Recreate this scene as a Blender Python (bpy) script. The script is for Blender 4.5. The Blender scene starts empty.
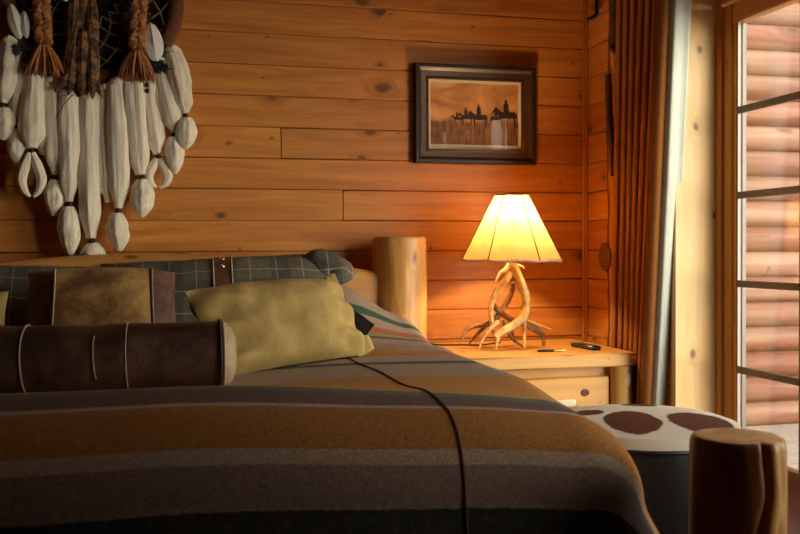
import bpy, math, random
from mathutils import Vector, Matrix, Euler, noise
random.seed(7)
PI = math.pi
sc = bpy.context.scene
COL = sc.collection
V = Vector

# ------------------------------------------------------------------ helpers
ORG = {}          # world origin of each root / part, used to turn world coordinates into local ones

def tag(o, label=None, cat=None, group=None, kind=None):
    if label: o['label'] = label
    if cat: o['category'] = cat
    if group: o['group'] = group
    if kind: o['kind'] = kind
    return o

def thing(name, label, cat, loc=(0, 0, 0), rot=(0, 0, 0), group=None):
    o = bpy.data.objects.new(name, None)
    COL.objects.link(o)
    o.location = loc
    o.rotation_euler = rot
    o.empty_display_size = 0.1
    ORG[o.name] = V(loc)
    return tag(o, label, cat, group)

def smooth_path(pts, radii, sub=5):
    """Catmull-Rom through pts, with radii."""
    pts = [V(p) for p in pts]
    n = len(pts)
    op, orr = [], []
    for i in range(n - 1):
        p0, p1, p2, p3 = pts[max(i-1, 0)], pts[i], pts[i+1], pts[min(i+2, n-1)]
        for k in range(sub):
            t = k / sub
            op.append(0.5*((2*p1) + (p2-p0)*t + (2*p0-5*p1+4*p2-p3)*t*t + (3*p1-p0-3*p2+p3)*t**3))
            orr.append(radii[i]*(1-t) + radii[i+1]*t)
    op.append(pts[-1]); orr.append(radii[-1])
    return op, orr

class MB:
    def __init__(self):
        self.v, self.f, self.uv = [], [], None
    def add(self, vs, fs):
        b = len(self.v)
        self.v += [V(p) for p in vs]
        self.f += [tuple(i+b for i in f) for f in fs]
        return self
    def box(self, lo, hi, bev=0.0):
        x0, y0, z0 = lo; x1, y1, z1 = hi
        if bev <= 0:
            vs = [(x0,y0,z0),(x1,y0,z0),(x1,y1,z0),(x0,y1,z0),(x0,y0,z1),(x1,y0,z1),(x1,y1,z1),(x0,y1,z1)]
            return self.add(vs, [(3,2,1,0),(4,5,6,7),(0,1,5,4),(1,2,6,5),(2,3,7,6),(3,0,4,7)])
        b = bev
        vs, idx = [], {}
        c = ((x0, x1), (y0, y1), (z0, z1))
        for i in (0, 1):
            for j in (0, 1):
                for k in (0, 1):
                    p = (c[0][i], c[1][j], c[2][k])
                    s = (1 if i == 0 else -1, 1 if j == 0 else -1, 1 if k == 0 else -1)
                    for a in range(3):
                        q = [p[d] + (s[d]*b if d != a else 0) for d in range(3)]
                        idx[(i, j, k, a)] = len(vs); vs.append(q)
        fs = []
        for a in range(3):
            o = [d for d in range(3) if d != a]
            for s in (0, 1):
                loop = []
                for (m, n) in ((0,0),(1,0),(1,1),(0,1)):
                    key = [0,0,0]; key[a] = s; key[o[0]] = m; key[o[1]] = n
                    loop.append(idx[(*key, a)])
                fs.append(tuple(loop))
        for a in range(3):           # edges along a
            o = [d for d in range(3) if d != a]
            for m in (0, 1):
                for n in (0, 1):
                    k0 = [0,0,0]; k1 = [0,0,0]; k1[a] = 1
                    for k in (k0, k1): k[o[0]] = m; k[o[1]] = n
                    fs.append((idx[(*k0, o[0])], idx[(*k1, o[0])], idx[(*k1, o[1])], idx[(*k0, o[1])]))
        for i in (0, 1):
            for j in (0, 1):
                for k in (0, 1):
                    fs.append((idx[(i,j,k,0)], idx[(i,j,k,1)], idx[(i,j,k,2)]))
        return self.add(vs, fs)
    def tube(self, pts, radii, n=10, sub=5, fn=None, flat=1.0, cap=True):
        if isinstance(radii, (int, float)): radii = [radii]*len(pts)
        if sub > 1 and len(pts) > 2: P, Rr = smooth_path(pts, radii, sub)
        else: P, Rr = [V(p) for p in pts], list(radii)
        vs, fs = [], []
        t0 = (P[1]-P[0]).normalized()
        up = V((0, 0, 1)) if abs(t0.z) < .9 else V((0, 1, 0))
        nrm = (up - t0*up.dot(t0)).normalized()
        m = len(P)
        for i, p in enumerate(P):
            t = (P[min(i+1, m-1)] - P[max(i-1, 0)])
            t = t.normalized() if t.length > 1e-9 else t0
            nrm = (nrm - t*nrm.dot(t))
            nrm = nrm.normalized() if nrm.length > 1e-9 else V((1, 0, 0))
            b = t.cross(nrm)
            for k in range(n):
                a = 2*PI*k/n
                r = Rr[i] * (fn(i/(m-1), a) if fn else 1)
                vs.append(p + nrm*math.cos(a)*r + b*math.sin(a)*r*flat)
        for i in range(m-1):
            for k in range(n):
                k2 = (k+1) % n
                fs.append((i*n+k, i*n+k2, (i+1)*n+k2, (i+1)*n+k))
        if cap:
            fs.append(tuple(range(n-1, -1, -1))); fs.append(tuple((m-1)*n+k for k in range(n)))
        return self.add(vs, fs)
    def lathe(self, prof, c=(0,0,0), n=32, fn=None, axis='Z', cap=True):
        """prof: list of (r, h)."""
        vs, fs = [], []
        m = len(prof)
        for i, (r, h) in enumerate(prof):
            for k in range(n):
                a = 2*PI*k/n
                rr = r*(fn(i/(m-1), a, h) if fn else 1)
                x, y = rr*math.cos(a), rr*math.sin(a)
                p = (x, y, h) if axis == 'Z' else ((h, x, y) if axis == 'X' else (x, h, y))
                vs.append(V(p)+V(c))
        for i in range(m-1):
            for k in range(n):
                k2 = (k+1) % n
                fs.append((i*n+k, i*n+k2, (i+1)*n+k2, (i+1)*n+k))
        if cap:
            fs.append(tuple(range(n-1, -1, -1))); fs.append(tuple((m-1)*n+k for k in range(n)))
        return self.add(vs, fs)
    def sphere(self, c, r, n=12, m=8, s=(1,1,1)):
        prof = [(math.sin(PI*i/m), -math.cos(PI*i/m)) for i in range(m+1)]
        vs, fs = [], []
        for (a, h) in prof:
            a = max(a, 1e-3)
            for k in range(n):
                t = 2*PI*k/n
                vs.append((c[0]+r*s[0]*a*math.cos(t), c[1]+r*s[1]*a*math.sin(t), c[2]+r*s[2]*h))
        for i in range(m):
            for k in range(n):
                k2 = (k+1) % n
                fs.append((i*n+k, i*n+k2, (i+1)*n+k2, (i+1)*n+k))
        return self.add(vs, fs)
    def grid(self, fn, nu, nv, uvfn=None):
        b = len(self.v)
        vs = [fn(i/nu, j/nv) for j in range(nv+1) for i in range(nu+1)]
        w = nu+1
        fs = [(j*w+i, j*w+i+1, (j+1)*w+i+1, (j+1)*w+i) for j in range(nv) for i in range(nu)]
        if uvfn:
            self.uv = self.uv or {}
            for j in range(nv+1):
                for i in range(nu+1):
                    self.uv[b + j*w+i] = uvfn(i/nu, j/nv)
        return self.add(vs, fs)
    def poly(self, outline, y0, y1):
        """Extrude an x-z outline between two y's."""
        n = len(outline)
        vs = [(x, y0, z) for x, z in outline] + [(x, y1, z) for x, z in outline]
        fs = [tuple(range(n)), tuple(range(2*n-1, n-1, -1))]
        fs += [(i, i+n, (i+1) % n + n, (i+1) % n) for i in range(n)]
        return self.add(vs, fs)
    def build(self, name, m, parent=None, origin=None, local=False, smooth=True, angle=40):
        if parent is not None:
            o0 = V((0,0,0)) if local else ORG.get(parent.name, V((0,0,0)))
        else:
            o0 = V(origin) if origin is not None else V((0,0,0))
        me = bpy.data.meshes.new(name)
        me.from_pydata([p - o0 for p in self.v], [], self.f)
        me.validate()
        if self.uv:
            ul = me.uv_layers.new(name='UVMap')
            for l in me.loops:
                ul.data[l.index].uv = self.uv.get(l.vertex_index, (0, 0))
        import bmesh
        bm = bmesh.new(); bm.from_mesh(me)
        bmesh.ops.recalc_face_normals(bm, faces=bm.faces)
        bm.to_mesh(me); bm.free()
        if smooth:
            for p in me.polygons: p.use_smooth = True
            try: me.set_sharp_from_angle(angle=math.radians(angle))
            except Exception: pass
        o = bpy.data.objects.new(name, me)
        COL.objects.link(o)
        if isinstance(m, (list, tuple)):
            for q in m: me.materials.append(q)
        else: me.materials.append(m)
        if parent is not None: o.parent = parent
        else: o.location = o0
        ORG[o.name] = o0
        return o

def struct(name, mb, m, **k):
    return tag(mb.build(name, m, **k), kind='structure')

# ------------------------------------------------------------------ materials
class NT:
    def __init__(self, name):
        self.m = bpy.data.materials.new(name); self.m.use_nodes = True
        self.t = self.m.node_tree; self.t.nodes.clear()
        self.out = self.t.nodes.new('ShaderNodeOutputMaterial')
    def n(self, typ, _in=None, **props):
        nd = self.t.nodes.new('ShaderNode'+typ)
        for k, v in props.items(): setattr(nd, k, v)
        for k, v in (_in or {}).items(): self.set(nd.inputs[k], v)
        return nd
    def set(self, sock, v):
        if hasattr(v, 'is_linked') or isinstance(v, bpy.types.NodeSocket): self.t.links.new(v, sock)
        else:
            if isinstance(v, tuple) and len(v) == 3 and sock.type == 'RGBA': v = (*v, 1)
            sock.default_value = v
    def math(self, op, a, b=0.0, c=None, clamp=False):
        nd = self.n('Math', {0: a, 1: b}, operation=op); nd.use_clamp = clamp
        if c is not None: self.set(nd.inputs[2], c)
        return nd.outputs[0]
    def vmath(self, op, a, b=(0,0,0)):
        nd = self.n('VectorMath', {0: a, 1: b}, operation=op)
        return nd.outputs['Value' if op in ('LENGTH','DISTANCE') else 'Vector']
    def ramp(self, fac, stops, interp='LINEAR'):
        nd = self.n('ValToRGB', {0: fac}); cr = nd.color_ramp; cr.interpolation = interp
        while len(cr.elements) < len(stops): cr.elements.new(0.5)
        for e, (p, c) in zip(cr.elements, stops):
            e.position = p
            e.color = (*c, 1) if isinstance(c, tuple) else (c, c, c, 1)
        return nd.outputs[0]
    def mix(self, f, a, b, mode='MIX'):
        nd = self.n('Mix', data_type='RGBA', blend_type=mode)
        self.set(nd.inputs[0], f); self.set(nd.inputs[6], a); self.set(nd.inputs[7], b)
        return nd.outputs[2]
    def noise(self, vec, scale, detail=3, rough=.5, dist=0.0):
        return self.n('TexNoise', {'Vector': vec, 'Scale': scale, 'Detail': detail, 'Roughness': rough, 'Distortion': dist}).outputs[0]
    def obj(self): return self.n('TexCoord').outputs['Object']
    def mapping(self, vec, s=(1,1,1), l=(0,0,0)):
        return self.n('Mapping', {'Vector': vec, 'Scale': s, 'Location': l}).outputs[0]
    def bsdf(self, color, rough=.6, bump=None, bstr=.3, bdist=.01, **kw):
        b = self.n('BsdfPrincipled', {'Base Color': color, 'Roughness': rough})
        for k, v in kw.items(): self.set(b.inputs[k.replace('_', ' ')], v)
        if bump is not None:
            bn = self.n('Bump', {'Height': bump, 'Strength': bstr, 'Distance': bdist})
            self.t.links.new(bn.outputs[0], b.inputs['Normal'])
        self.t.links.new(b.outputs[0], self.out.inputs[0])
        return self.m

def wood(name, light, dark, axis='X', knots=1.0, rough=.45, vary=.22, knot_col=(.10,.035,.010), kscale=5.0, grain=1.0, weather=None, along=None):
    T = NT(name)
    isl = T.n('NewGeometry').outputs['Random Per Island']
    co = T.obj()
    off = T.n('CombineXYZ', {0: T.math('MULTIPLY', isl, 37.3), 1: T.math('MULTIPLY', isl, 19.7), 2: T.math('MULTIPLY', isl, 53.1)}).outputs[0]
    co = T.vmath('ADD', co, off)
    i = 'XYZ'.index(axis)
    s = [16*grain]*3; s[i] = .9
    ks = [1.0]*3; ks[i] = .5
    wob = T.noise(co, 2.2, 2)
    cw = T.vmath('ADD', co, T.n('CombineXYZ', {k: T.math('MULTIPLY', T.math('SUBTRACT', wob, .5), .05) for k in range(3)}).outputs[0])
    sp = T.n('SeparateXYZ', {0: cw}); o_ = [k for k in range(3) if k != i]
    kv = T.n('CombineXYZ', {0: T.math('MULTIPLY', sp.outputs[i], .62), 1: T.math('ADD', sp.outputs[o_[0]], sp.outputs[o_[1]])}).outputs[0]
    vn = T.n('TexVoronoi', {'Vector': kv, 'Scale': kscale}, voronoi_dimensions='2D')
    rnd = T.n('SeparateColor', {0: vn.outputs['Color']}).outputs
    size = T.ramp(rnd[0], [(0.0, .16), (.52, .17), (.56, .5), (.8, .8), (1.0, 1.5)])
    vor = T.math('DIVIDE', vn.outputs['Distance'], size)
    # grain bends round the knots
    bend = T.math('MULTIPLY', T.math('POWER', T.math('SUBTRACT', 1.0, T.math('MINIMUM', T.math('MULTIPLY', vor, 3.0), 1.0)), 2.0), 1.5)
    g = T.noise(T.vmath('ADD', T.mapping(cw, tuple(s)), T.n('CombineXYZ', {k: bend for k in range(3)}).outputs[0]), 1.6, 5, .6, .5)
    col = T.mix(T.ramp(g, [(.32, 0.0), (.68, 1.0)]), dark, light)
    s2 = [90*grain]*3; s2[i] = 3
    fine = T.noise(T.mapping(co, tuple(s2)), 1.0, 3)
    col = T.mix(T.math('MULTIPLY', fine, .35), col, dark)
    if weather:
        w = T.noise(T.mapping(co, tuple(x*.45 for x in s)), 1.0, 4, .65)
        col = T.mix(T.ramp(w, [(.42, 0.0), (.62, 1.0)]), col, weather)
    hv = T.n('HueSaturation', {'Color': col, 'Value': T.math('ADD', 1-vary/2, T.math('MULTIPLY', isl, vary))})
    col = hv.outputs[0]
    if knots > 0:
        km = T.ramp(vor, [(0.0, 1.0), (.05*knots, .95), (.085*knots, .55), (.125*knots, 0.0)])
        col = T.mix(T.math('MULTIPLY', km, .9), col, knot_col)
        ring = T.ramp(vor, [(.10*knots, 0.0), (.13*knots, .7), (.24*knots, 0.0)])
        col = T.mix(ring, col, dark)
    return T.bsdf(col, rough, g, .12, .004)

def plain(name, c, rough=.6, var=.25, scale=18, metal=0.0, bstr=.2, **kw):
    T = NT(name)
    nz = T.noise(T.obj(), scale, 4, .6)
    dk = tuple(x*(1-var) for x in c); lt = tuple(min(1, x*(1+var)) for x in c)
    return T.bsdf(T.mix(T.ramp(nz, [(.3, 0.0), (.7, 1.0)]), dk, lt), rough, nz, bstr, .003, Metallic=metal, **kw)

def hide(name, dark, light, scale=6, lo=.4, hi=.65, rough=.7, fuzz=240):
    T = NT(name)
    co = T.obj()
    nz = T.noise(co, scale, 6, .65, .4)
    fz = T.noise(T.mapping(co, (1, 1, .25)), fuzz, 2)
    c = T.mix(T.ramp(nz, [(lo, 0.0), (hi, 1.0)]), dark, light)
    c = T.mix(T.math('MULTIPLY', fz, .35), c, dark)
    return T.bsdf(c, rough, fz, .35, .003)

M = {}
M['pine_x'] = wood('honey_pine_boards', (.68,.295,.062), (.43,.148,.024), 'X', knots=1.15, kscale=4.6)
M['pine_y'] = wood('honey_pine_side_boards', (.68,.295,.062), (.43,.148,.024), 'Y', knots=1.15, kscale=4.6)
M['trim_z'] = wood('pine_corner_trim', (.62,.26,.06), (.45,.165,.03), 'Z', knots=0)
M['casing'] = wood('pale_pine_jamb', (.78,.52,.22), (.66,.40,.14), 'Z', knots=.8, kscale=5.5)
M['frame_z'] = wood('orange_pine_door_frame', (.72,.33,.075), (.54,.22,.042), 'Z', knots=0, rough=.3)
M['frame_y'] = wood('orange_pine_door_rail', (.72,.33,.075), (.54,.22,.042), 'Y', knots=0, rough=.3)
M['rail_dark'] = wood('dark_door_bottom_rail', (.20,.065,.022), (.13,.04,.014), 'Y', knots=0, rough=.4)
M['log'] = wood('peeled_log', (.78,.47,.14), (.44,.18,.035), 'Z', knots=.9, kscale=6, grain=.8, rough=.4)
M['footlog'] = wood('shaded_foot_log', (.30,.105,.028), (.17,.055,.014), 'Z', knots=.5, kscale=6, grain=.6, rough=.35)  # dark tone puts the foot posts' shaded side into the base colour
M['headwood'] = wood('pine_headboard', (.66,.33,.085), (.46,.19,.04), 'X', knots=.8, kscale=5, grain=.7)
M['stand_x'] = wood('pine_stand_top', (.74,.41,.12), (.58,.28,.065), 'X', knots=.9, kscale=5.0)
M['ext'] = wood('weathered_log_siding', (.27,.095,.048), (.14,.043,.023), 'X', knots=.8, kscale=3.0, rough=.7, grain=.8, weather=(.30,.17,.11))
M['floorwood'] = wood('brown_floor_boards', (.30,.14,.05), (.2,.085,.03), 'Y', knots=.6)
M['ceilwood'] = wood('ceiling_boards', (.50,.25,.08), (.38,.16,.045), 'Y', knots=.9)
M['deckwood'] = wood('grey_deck_boards', (.42,.36,.31), (.30,.25,.21), 'Y', knots=.5, rough=.8)
M['bark'] = plain('bark_edge', (.12,.045,.018), .9, .5, 40, bstr=.8)
M['stick'] = plain('dark_branch', (.085,.03,.012), .8, .5, 30, bstr=.6)
M['burl'] = plain('burl_wood', (.14,.05,.022), .8, .7, 90, bstr=1.0)
M['iron'] = plain('black_iron', (.012,.011,.011), .5, .3, 40, metal=.6)
M['white_strip'] = plain('white_glazing_strip', (.30,.32,.35), .35, .05)
M['alu'] = plain('grey_aluminium', (.10,.10,.10), .4, .08, metal=.3)
M['muntin'] = plain('taupe_muntin', (.17,.13,.09), .45, .15)
M['antler'] = hide('antler_bone', (.36,.17,.045), (.82,.53,.17), 26, .32, .56, .5, 200)
M['antler_dark'] = hide('brown_antler', (.13,.05,.018), (.48,.25,.08), 26, .38, .66, .55, 200)
M['thread'] = plain('cream_stitching', (.55,.42,.27), .8, .2, 90)
M['darkcord'] = plain('dark_piping', (.05,.022,.014), .7, .3, 60)
M['seam'] = plain('seam_thread', (.075,.04,.022), .9, .3, 90)
M['stud'] = plain('nickel_stud', (.75,.70,.62), .25, .05, metal=1.0)
M['brass'] = plain('brass', (.70,.45,.14), .3, .1, metal=1.0)
M['black_leather'] = plain('black_leather', (.010,.011,.014), .42, .3, 120, bstr=.25)
M['black_cloth'] = plain('black_cloth', (.006,.005,.005), .9, .4, 60, Specular_IOR_Level=.1)
M['plastic'] = plain('black_plastic', (.016,.013,.013), .35, .2, 50)
M['rubber'] = plain('grey_rubber', (.11,.10,.10), .6, .15)
M['strap'] = hide('brown_leather_strap', (.055,.020,.010), (.15,.06,.028), 14, .35, .7, .5, 120)
M['dark_hide'] = hide('dark_brown_hide', (.030,.014,.009), (.17,.085,.050), 8, .42, .80, .42)
M['brown_hide'] = hide('brown_fur_hide', (.06,.028,.018), (.24,.13,.085), 7, .35, .65, .7)
M['tan_hide'] = hide('deer_hide', (.17,.078,.024), (.56,.35,.11), 5, .38, .56, .75)
M['end_cap'] = hide('tan_end_cap', (.30,.20,.10), (.60,.46,.28), 12, .3, .6)
M['suede'] = hide('olive_suede', (.29,.19,.050), (.58,.41,.145), 5, .3, .7, .9, 150)
def yarn_mat():
    T = NT('cream_wool_yarn')
    st = T.noise(T.mapping(T.obj(), (1, 1, .035)), 210, 3, .7)
    bl_ = T.noise(T.obj(), 22, 4, .6)
    c = T.mix(T.ramp(st, [(.35, 0.0), (.65, 1.0)]), (.74,.63,.46), (.92,.86,.72))
    c = T.mix(T.math('MULTIPLY', bl_, .35), c, (.76,.65,.47))
    return T.bsdf(c, .95, st, .6, .006, Sheen_Weight=.2)
M['yarn'] = yarn_mat()
M['bead'] = plain('dark_bead', (.035,.018,.014), .15, .3, 60)
M['suede_hoop'] = plain('brown_suede_wrap', (.13,.045,.016), .9, .4, 50, bstr=.6)
M['fur'] = plain('dark_brown_fur', (.022,.014,.009), 1.0, .7, 45, bstr=1.0)
M['net'] = plain('olive_net_cord', (.20,.155,.07), .9, .4, 60)
M['braid'] = plain('russet_braid_fiber', (.36,.145,.045), .75, .4, 60, bstr=.5)
M['feather_brown'] = hide('mottled_feather', (.035,.015,.007), (.36,.17,.06), 30, .42, .6, .8, 200)
M['feather_white'] = plain('white_feather', (.78,.76,.72), .8, .08, 60)
M['feather_black'] = plain('black_feather', (.012,.011,.013), .8, .4, 60)
M['wall_plain'] = wood('pine_far_boards', (.45,.22,.07), (.33,.14,.04), 'X', knots=.9)
M['picture_black'] = plain('dark_frame_edge', (.018,.013,.012), .4, .3, 40)
M['picture_brown'] = wood('dark_brown_frame', (.085,.036,.014), (.045,.018,.008), 'X', knots=0, rough=.4)
M['mat_board'] = plain('cream_mat_board', (.72,.60,.44), .7, .05)
M['rider'] = plain('print_ink_dark', (.030,.009,.004), .6, .3, 60)

def cloth_plaid():
    T = NT('grey_tartan_cloth')
    co = T.obj()
    s = T.n('SeparateXYZ', {0: co})
    def line(sock, period, width, ph=0.0):
        f = T.math('FRACT', T.math('ADD', T.math('DIVIDE', sock, period), ph))
        return T.math('LESS_THAN', f, width)
    nz = T.noise(co, 120, 3)
    base = T.mix(T.ramp(nz, [(.3, 0.0), (.7, 1.0)]), (.070,.062,.042), (.130,.110,.078))
    wide = T.math('MAXIMUM', line(s.outputs[0], .20, .36, .1), line(s.outputs[2], .20, .36, .1))
    col = T.mix(T.math('MULTIPLY', wide, .6), base, (.042,.048,.032))
    thin = T.math('MAXIMUM', line(s.outputs[0], .10, .034), line(s.outputs[2], .10, .040))
    col = T.mix(T.math('MULTIPLY', thin, .5), col, (.40,.40,.33))
    return T.bsdf(col, .95, nz, .3, .002)
M['plaid'] = cloth_plaid()

STRIPES = [(0.0, (.02,.02,.02))]   # filled in below
def blanket_mat(stripes, length):
    T = NT('striped_wool')
    uv = T.n('UVMap').outputs[0]
    s = T.n('SeparateXYZ', {0: uv})
    wob = T.noise(T.obj(), 60, 3)
    t = T.math('ADD', s.outputs[1], T.math('MULTIPLY', T.math('SUBTRACT', wob, .5), .006))
    col = T.ramp(T.math('DIVIDE', t, length), [(a/length, c) for a, c in stripes], 'CONSTANT')
    fz = T.noise(T.obj(), 190, 4, .75)
    mott = T.noise(T.obj(), 45, 5, .75)
    col = T.mix(T.math('MULTIPLY', T.ramp(fz, [(.38, 1.0), (.62, 0.0)]), .62), col, T.mix(.72, col, (.01,.008,.006)))
    col = T.mix(T.math('MULTIPLY', T.ramp(mott, [(.5, 0.0), (.8, 1.0)]), .22), col, T.mix(.5, col, (.42,.28,.16)))
    return T.bsdf(col, .95, fz, .5, .004, Specular_IOR_Level=.15)

def cowhide(patches):
    T = NT('cowhide')
    co = T.obj()
    nz = T.noise(co, 9, 4, .6)
    turned = T.n('Mapping', {'Vector': co, 'Rotation': (0, 0, math.radians(20))}).outputs[0]
    f2 = T.noise(co, 220, 2)
    mask = None
    for (x, y, rx, ry) in patches:
        d = T.vmath('LENGTH', T.vmath('MULTIPLY', T.vmath('SUBTRACT', turned, (x, y, 0)), (1/rx, 1/ry, 0)))
        d = T.math('ADD', d, T.math('MULTIPLY', T.math('SUBTRACT', nz, .5), .35))
        k = T.ramp(d, [(.93, 1.0), (1.0, 0.0)])
        mask = k if mask is None else T.math('MAXIMUM', mask, k)
    w = T.mix(f2, (.62,.55,.44), (.80,.73,.62))
    b = T.mix(f2, (.055,.016,.007), (.15,.046,.020))
    return T.bsdf(T.mix(mask, w, b), .75, f2, .4, .003, Specular_IOR_Level=.2)

def shade_mat():
    T = NT('rawhide_lamp_shade')
    nz = T.noise(T.obj(), 14, 4, .6)
    col = T.mix(T.ramp(nz, [(.3, 0.0), (.75, 1.0)]), (.46,.265,.085), (.55,.34,.12))
    d = T.n('BsdfDiffuse', {'Color': col}); tr = T.n('BsdfTranslucent', {'Color': col})
    mx = T.n('MixShader', {0: .55, 1: d.outputs[0], 2: tr.outputs[0]})
    T.t.links.new(mx.outputs[0], T.out.inputs[0]); return T.m
def thin_glass(name, refl=.10, tint=(.97,.985,.97)):
    T = NT(name)
    fr = T.n('Fresnel', {'IOR': T.math('ADD', 1.45, T.math('MULTIPLY', T.n('NewGeometry').outputs['Backfacing'], 1/1.45-1.45))})
    tp = T.n('BsdfTransparent', {'Color': tint}); gl = T.n('BsdfGlossy', {'Color': (1,1,1), 'Roughness': .02})
    mx = T.n('MixShader', {0: T.math('MULTIPLY', fr.outputs[0], refl*10), 1: tp.outputs[0], 2: gl.outputs[0]})
    T.t.links.new(mx.outputs[0], T.out.inputs[0]); return T.m
def emis(name, c, s):
    T = NT(name); e = T.n('Emission', {'Color': (*c, 1), 'Strength': s})
    T.t.links.new(e.outputs[0], T.out.inputs[0]); return T.m
def curtain_mat(name, c, tr=.25):
    T = NT(name)
    co = T.obj()
    nz = T.noise(T.mapping(co, (1,1,.08)), 130, 3)
    col = T.mix(nz, tuple(x*.75 for x in c), tuple(min(1, x*1.2) for x in c))
    d = T.n('BsdfDiffuse', {'Color': col}); t = T.n('BsdfTranslucent', {'Color': col})
    mx = T.n('MixShader', {0: tr, 1: d.outputs[0], 2: t.outputs[0]})
    T.t.links.new(mx.outputs[0], T.out.inputs[0]); return T.m
def print_mat():
    """Sepia print: cloudy sky above, grassy ground below."""
    T = NT('sepia_print')
    co = T.obj()
    s = T.n('SeparateXYZ', {0: co})
    cl = T.noise(T.mapping(co, (3.0, 1, 6.0)), 1.6, 4, .55, .6)
    sky = T.ramp(cl, [(.30, (.20,.070,.022)), (.46, (.52,.21,.07)), (.62, (.74,.36,.13))])
    gr = T.noise(T.mapping(co, (60, 1, 18)), 1.0, 5, .7)
    big = T.noise(co, 14, 3)
    ground = T.mix(T.ramp(gr, [(.35, 0.0), (.7, 1.0)]), (.085,.029,.010), T.mix(big, (.22,.08,.026), (.52,.22,.075)))
    h = T.math('ADD', s.outputs[2], T.math('MULTIPLY', T.math('SUBTRACT', big, .5), .05))
    m = T.math('MULTIPLY', T.math('ADD', h, .034), 40, clamp=True)
    return T.bsdf(T.mix(m, ground, sky), .55)

M['shade'] = shade_mat()
M['glass'] = thin_glass('window_glass')
M['picture_glass'] = thin_glass('picture_glass', .02)
M['bulb'] = emis('lit_bulb', (1.0, .68, .33), 500.0)
M['curtain'] = curtain_mat('russet_curtain', (.31,.118,.034), .08)
M['lining'] = curtain_mat('pale_curtain_lining', (.56,.58,.50), .12)
M['print'] = print_mat()

# ------------------------------------------------------------------ measures
XW = 1.895           # inner face of the right-hand wall
XD = 2.07            # inner face of the glazed door
PITCH = .1315
Z0 = 1.066 - 8*PITCH # a groove near the floor
ZC = 2.62            # ceiling
YJ = -.78            # door jamb facing the room
YO = -2.08           # other side of the door opening
YF = -5.2            # wall behind the viewer
XL = -2.6            # left wall
DTOP = 2.03          # top of the door opening
WY0, WY1 = -2.18, -3.06      # unseen window added for daylight, same wall, towards the viewer
WZ0, WZ1 = Z0 + 4*PITCH, Z0 + 15*PITCH

# ------------------------------------------------------------------ setting
def boards_x(x0, x1, yf, thick, joints, ztop=ZC):
    mb = MB(); k = 0; z = Z0
    while z < ztop:
        z1 = min(z+PITCH, ztop)
        xs = [x0] + joints.get(k, [x0 + (x1-x0)*((k*.618) % 1)] if k not in joints else []) + [x1]
        for a, b in zip(xs[:-1], xs[1:]):
            mb.box((a+.0006, yf, z+.0008), (b-.0006, yf+thick, z1-.0008), .0035)
        z = z1; k += 1
    return mb
# joints that show: rows counted from the groove near the floor (row 8 starts at z = 1.066)
J = {10: [.007], 11: [.486], 9: [.752], 8: [-1.6], 12: [-1.9], 13: [-.9], 14: [-1.4], 15: [], 16: [-1.2], 7: [-1.1], 6: [], 5: [-.7], 4: []}
struct('wall_back', boards_x(XL, XW+.03, 0, .03, J), M['pine_x'])
# right wall: boards from the corner to the door jamb, above the door, and on towards the viewer
mb = MB(); z = Z0; k = 0
while z < ZC:
    z1 = min(z+PITCH, ZC)
    mb.box((XW, YJ, z+.0008), (XW+.03, -.001, z1-.0008), .0035)
    if z1 > DTOP + .02: mb.box((XW, YO, max(z, DTOP)+.0008), (XW+.03, YJ-.001, z1-.0008), .0035)
    for ya, yb in (((YF, WY1), (WY0, YO-.001)) if WZ0 - .001 < z + PITCH/2 < WZ1 else ((YF, YO-.001),)):
        mb.box((XW, ya, z+.0008), (XW+.03, yb, z1-.0008), .0035)
    z = z1; k += 1
struct('wall_right', mb, M['pine_y'])
# the thickness of the log wall behind those boards
mb = MB()
mb.box((XW+.03, YJ+.03, 0), (2.12, .03, ZC)); mb.box((XW+.03, WY0, 0), (2.12, YO-.03, ZC)); mb.box((XW+.03, YF, 0), (2.12, WY1, ZC)); mb.box((XW+.03, WY1, 0), (2.12, WY0, WZ0)); mb.box((XW+.03, WY1, WZ1), (2.12, WY0, ZC)); mb.box((XW+.03, YO-.03, DTOP+.03), (2.12, YJ+.03, ZC))
struct('wall_core', mb, M['wall_plain'])
mb = MB()
mb.box((XW-.006, YJ-.004, 0), (2.12, YJ+.026, DTOP+.03), .002)
struct('trim_1', mb, M['casing'])
mb = MB(); mb.box((XW-.004, YO-.03, 0), (2.12, YO, DTOP+.03), .002)
struct('trim_2', mb, M['casing'])
mb = MB(); mb.box((XW-.004, YO, DTOP), (2.12, YJ, DTOP+.03), .002)
struct('trim_3', mb, M['frame_y'])
mb = MB()                                                     # quarter round in the corner
mb.box((XW-.026, -.016, 0), (XW-.0135, -.001, ZC), .004); mb.box((XW-.0130, -.016, 0), (XW-.001, -.001, ZC), .004)
struct('trim_4', mb, M['trim_z'])
mb = MB()
x = XL
while x < XW:
    mb.box((x+.001, YF, -.03), (min(x+.12, XW)-.001, .03, 0), .002); x += .12
struct('floor', mb, M['floorwood'])
mb = MB(); x = XL
while x < XW+.03:
    mb.box((x+.001, YF, ZC), (min(x+.14, XW+.03)-.001, .03, ZC+.03), .004); x += .14
struct('ceiling', mb, M['ceilwood'])
mb = MB(); mb.box((XL, .0305, -.03), (2.12, .08, ZC+.03)); struct('wall_backing', mb, M['wall_plain'])
mb = MB(); mb.box((XL, YF, ZC+.031), (2.12, .08, ZC+.08)); struct('roof', mb, M['wall_plain'])
mb = MB(); mb.box((XL-.05, YF, -.03), (XL, .03, ZC)); struct('wall_left', mb, M['wall_plain'])
mb = MB(); mb.box((XL-.05, YF-.05, -.03), (XW+.03, YF, ZC)); struct('wall_front', mb, M['wall_plain'])

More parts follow.
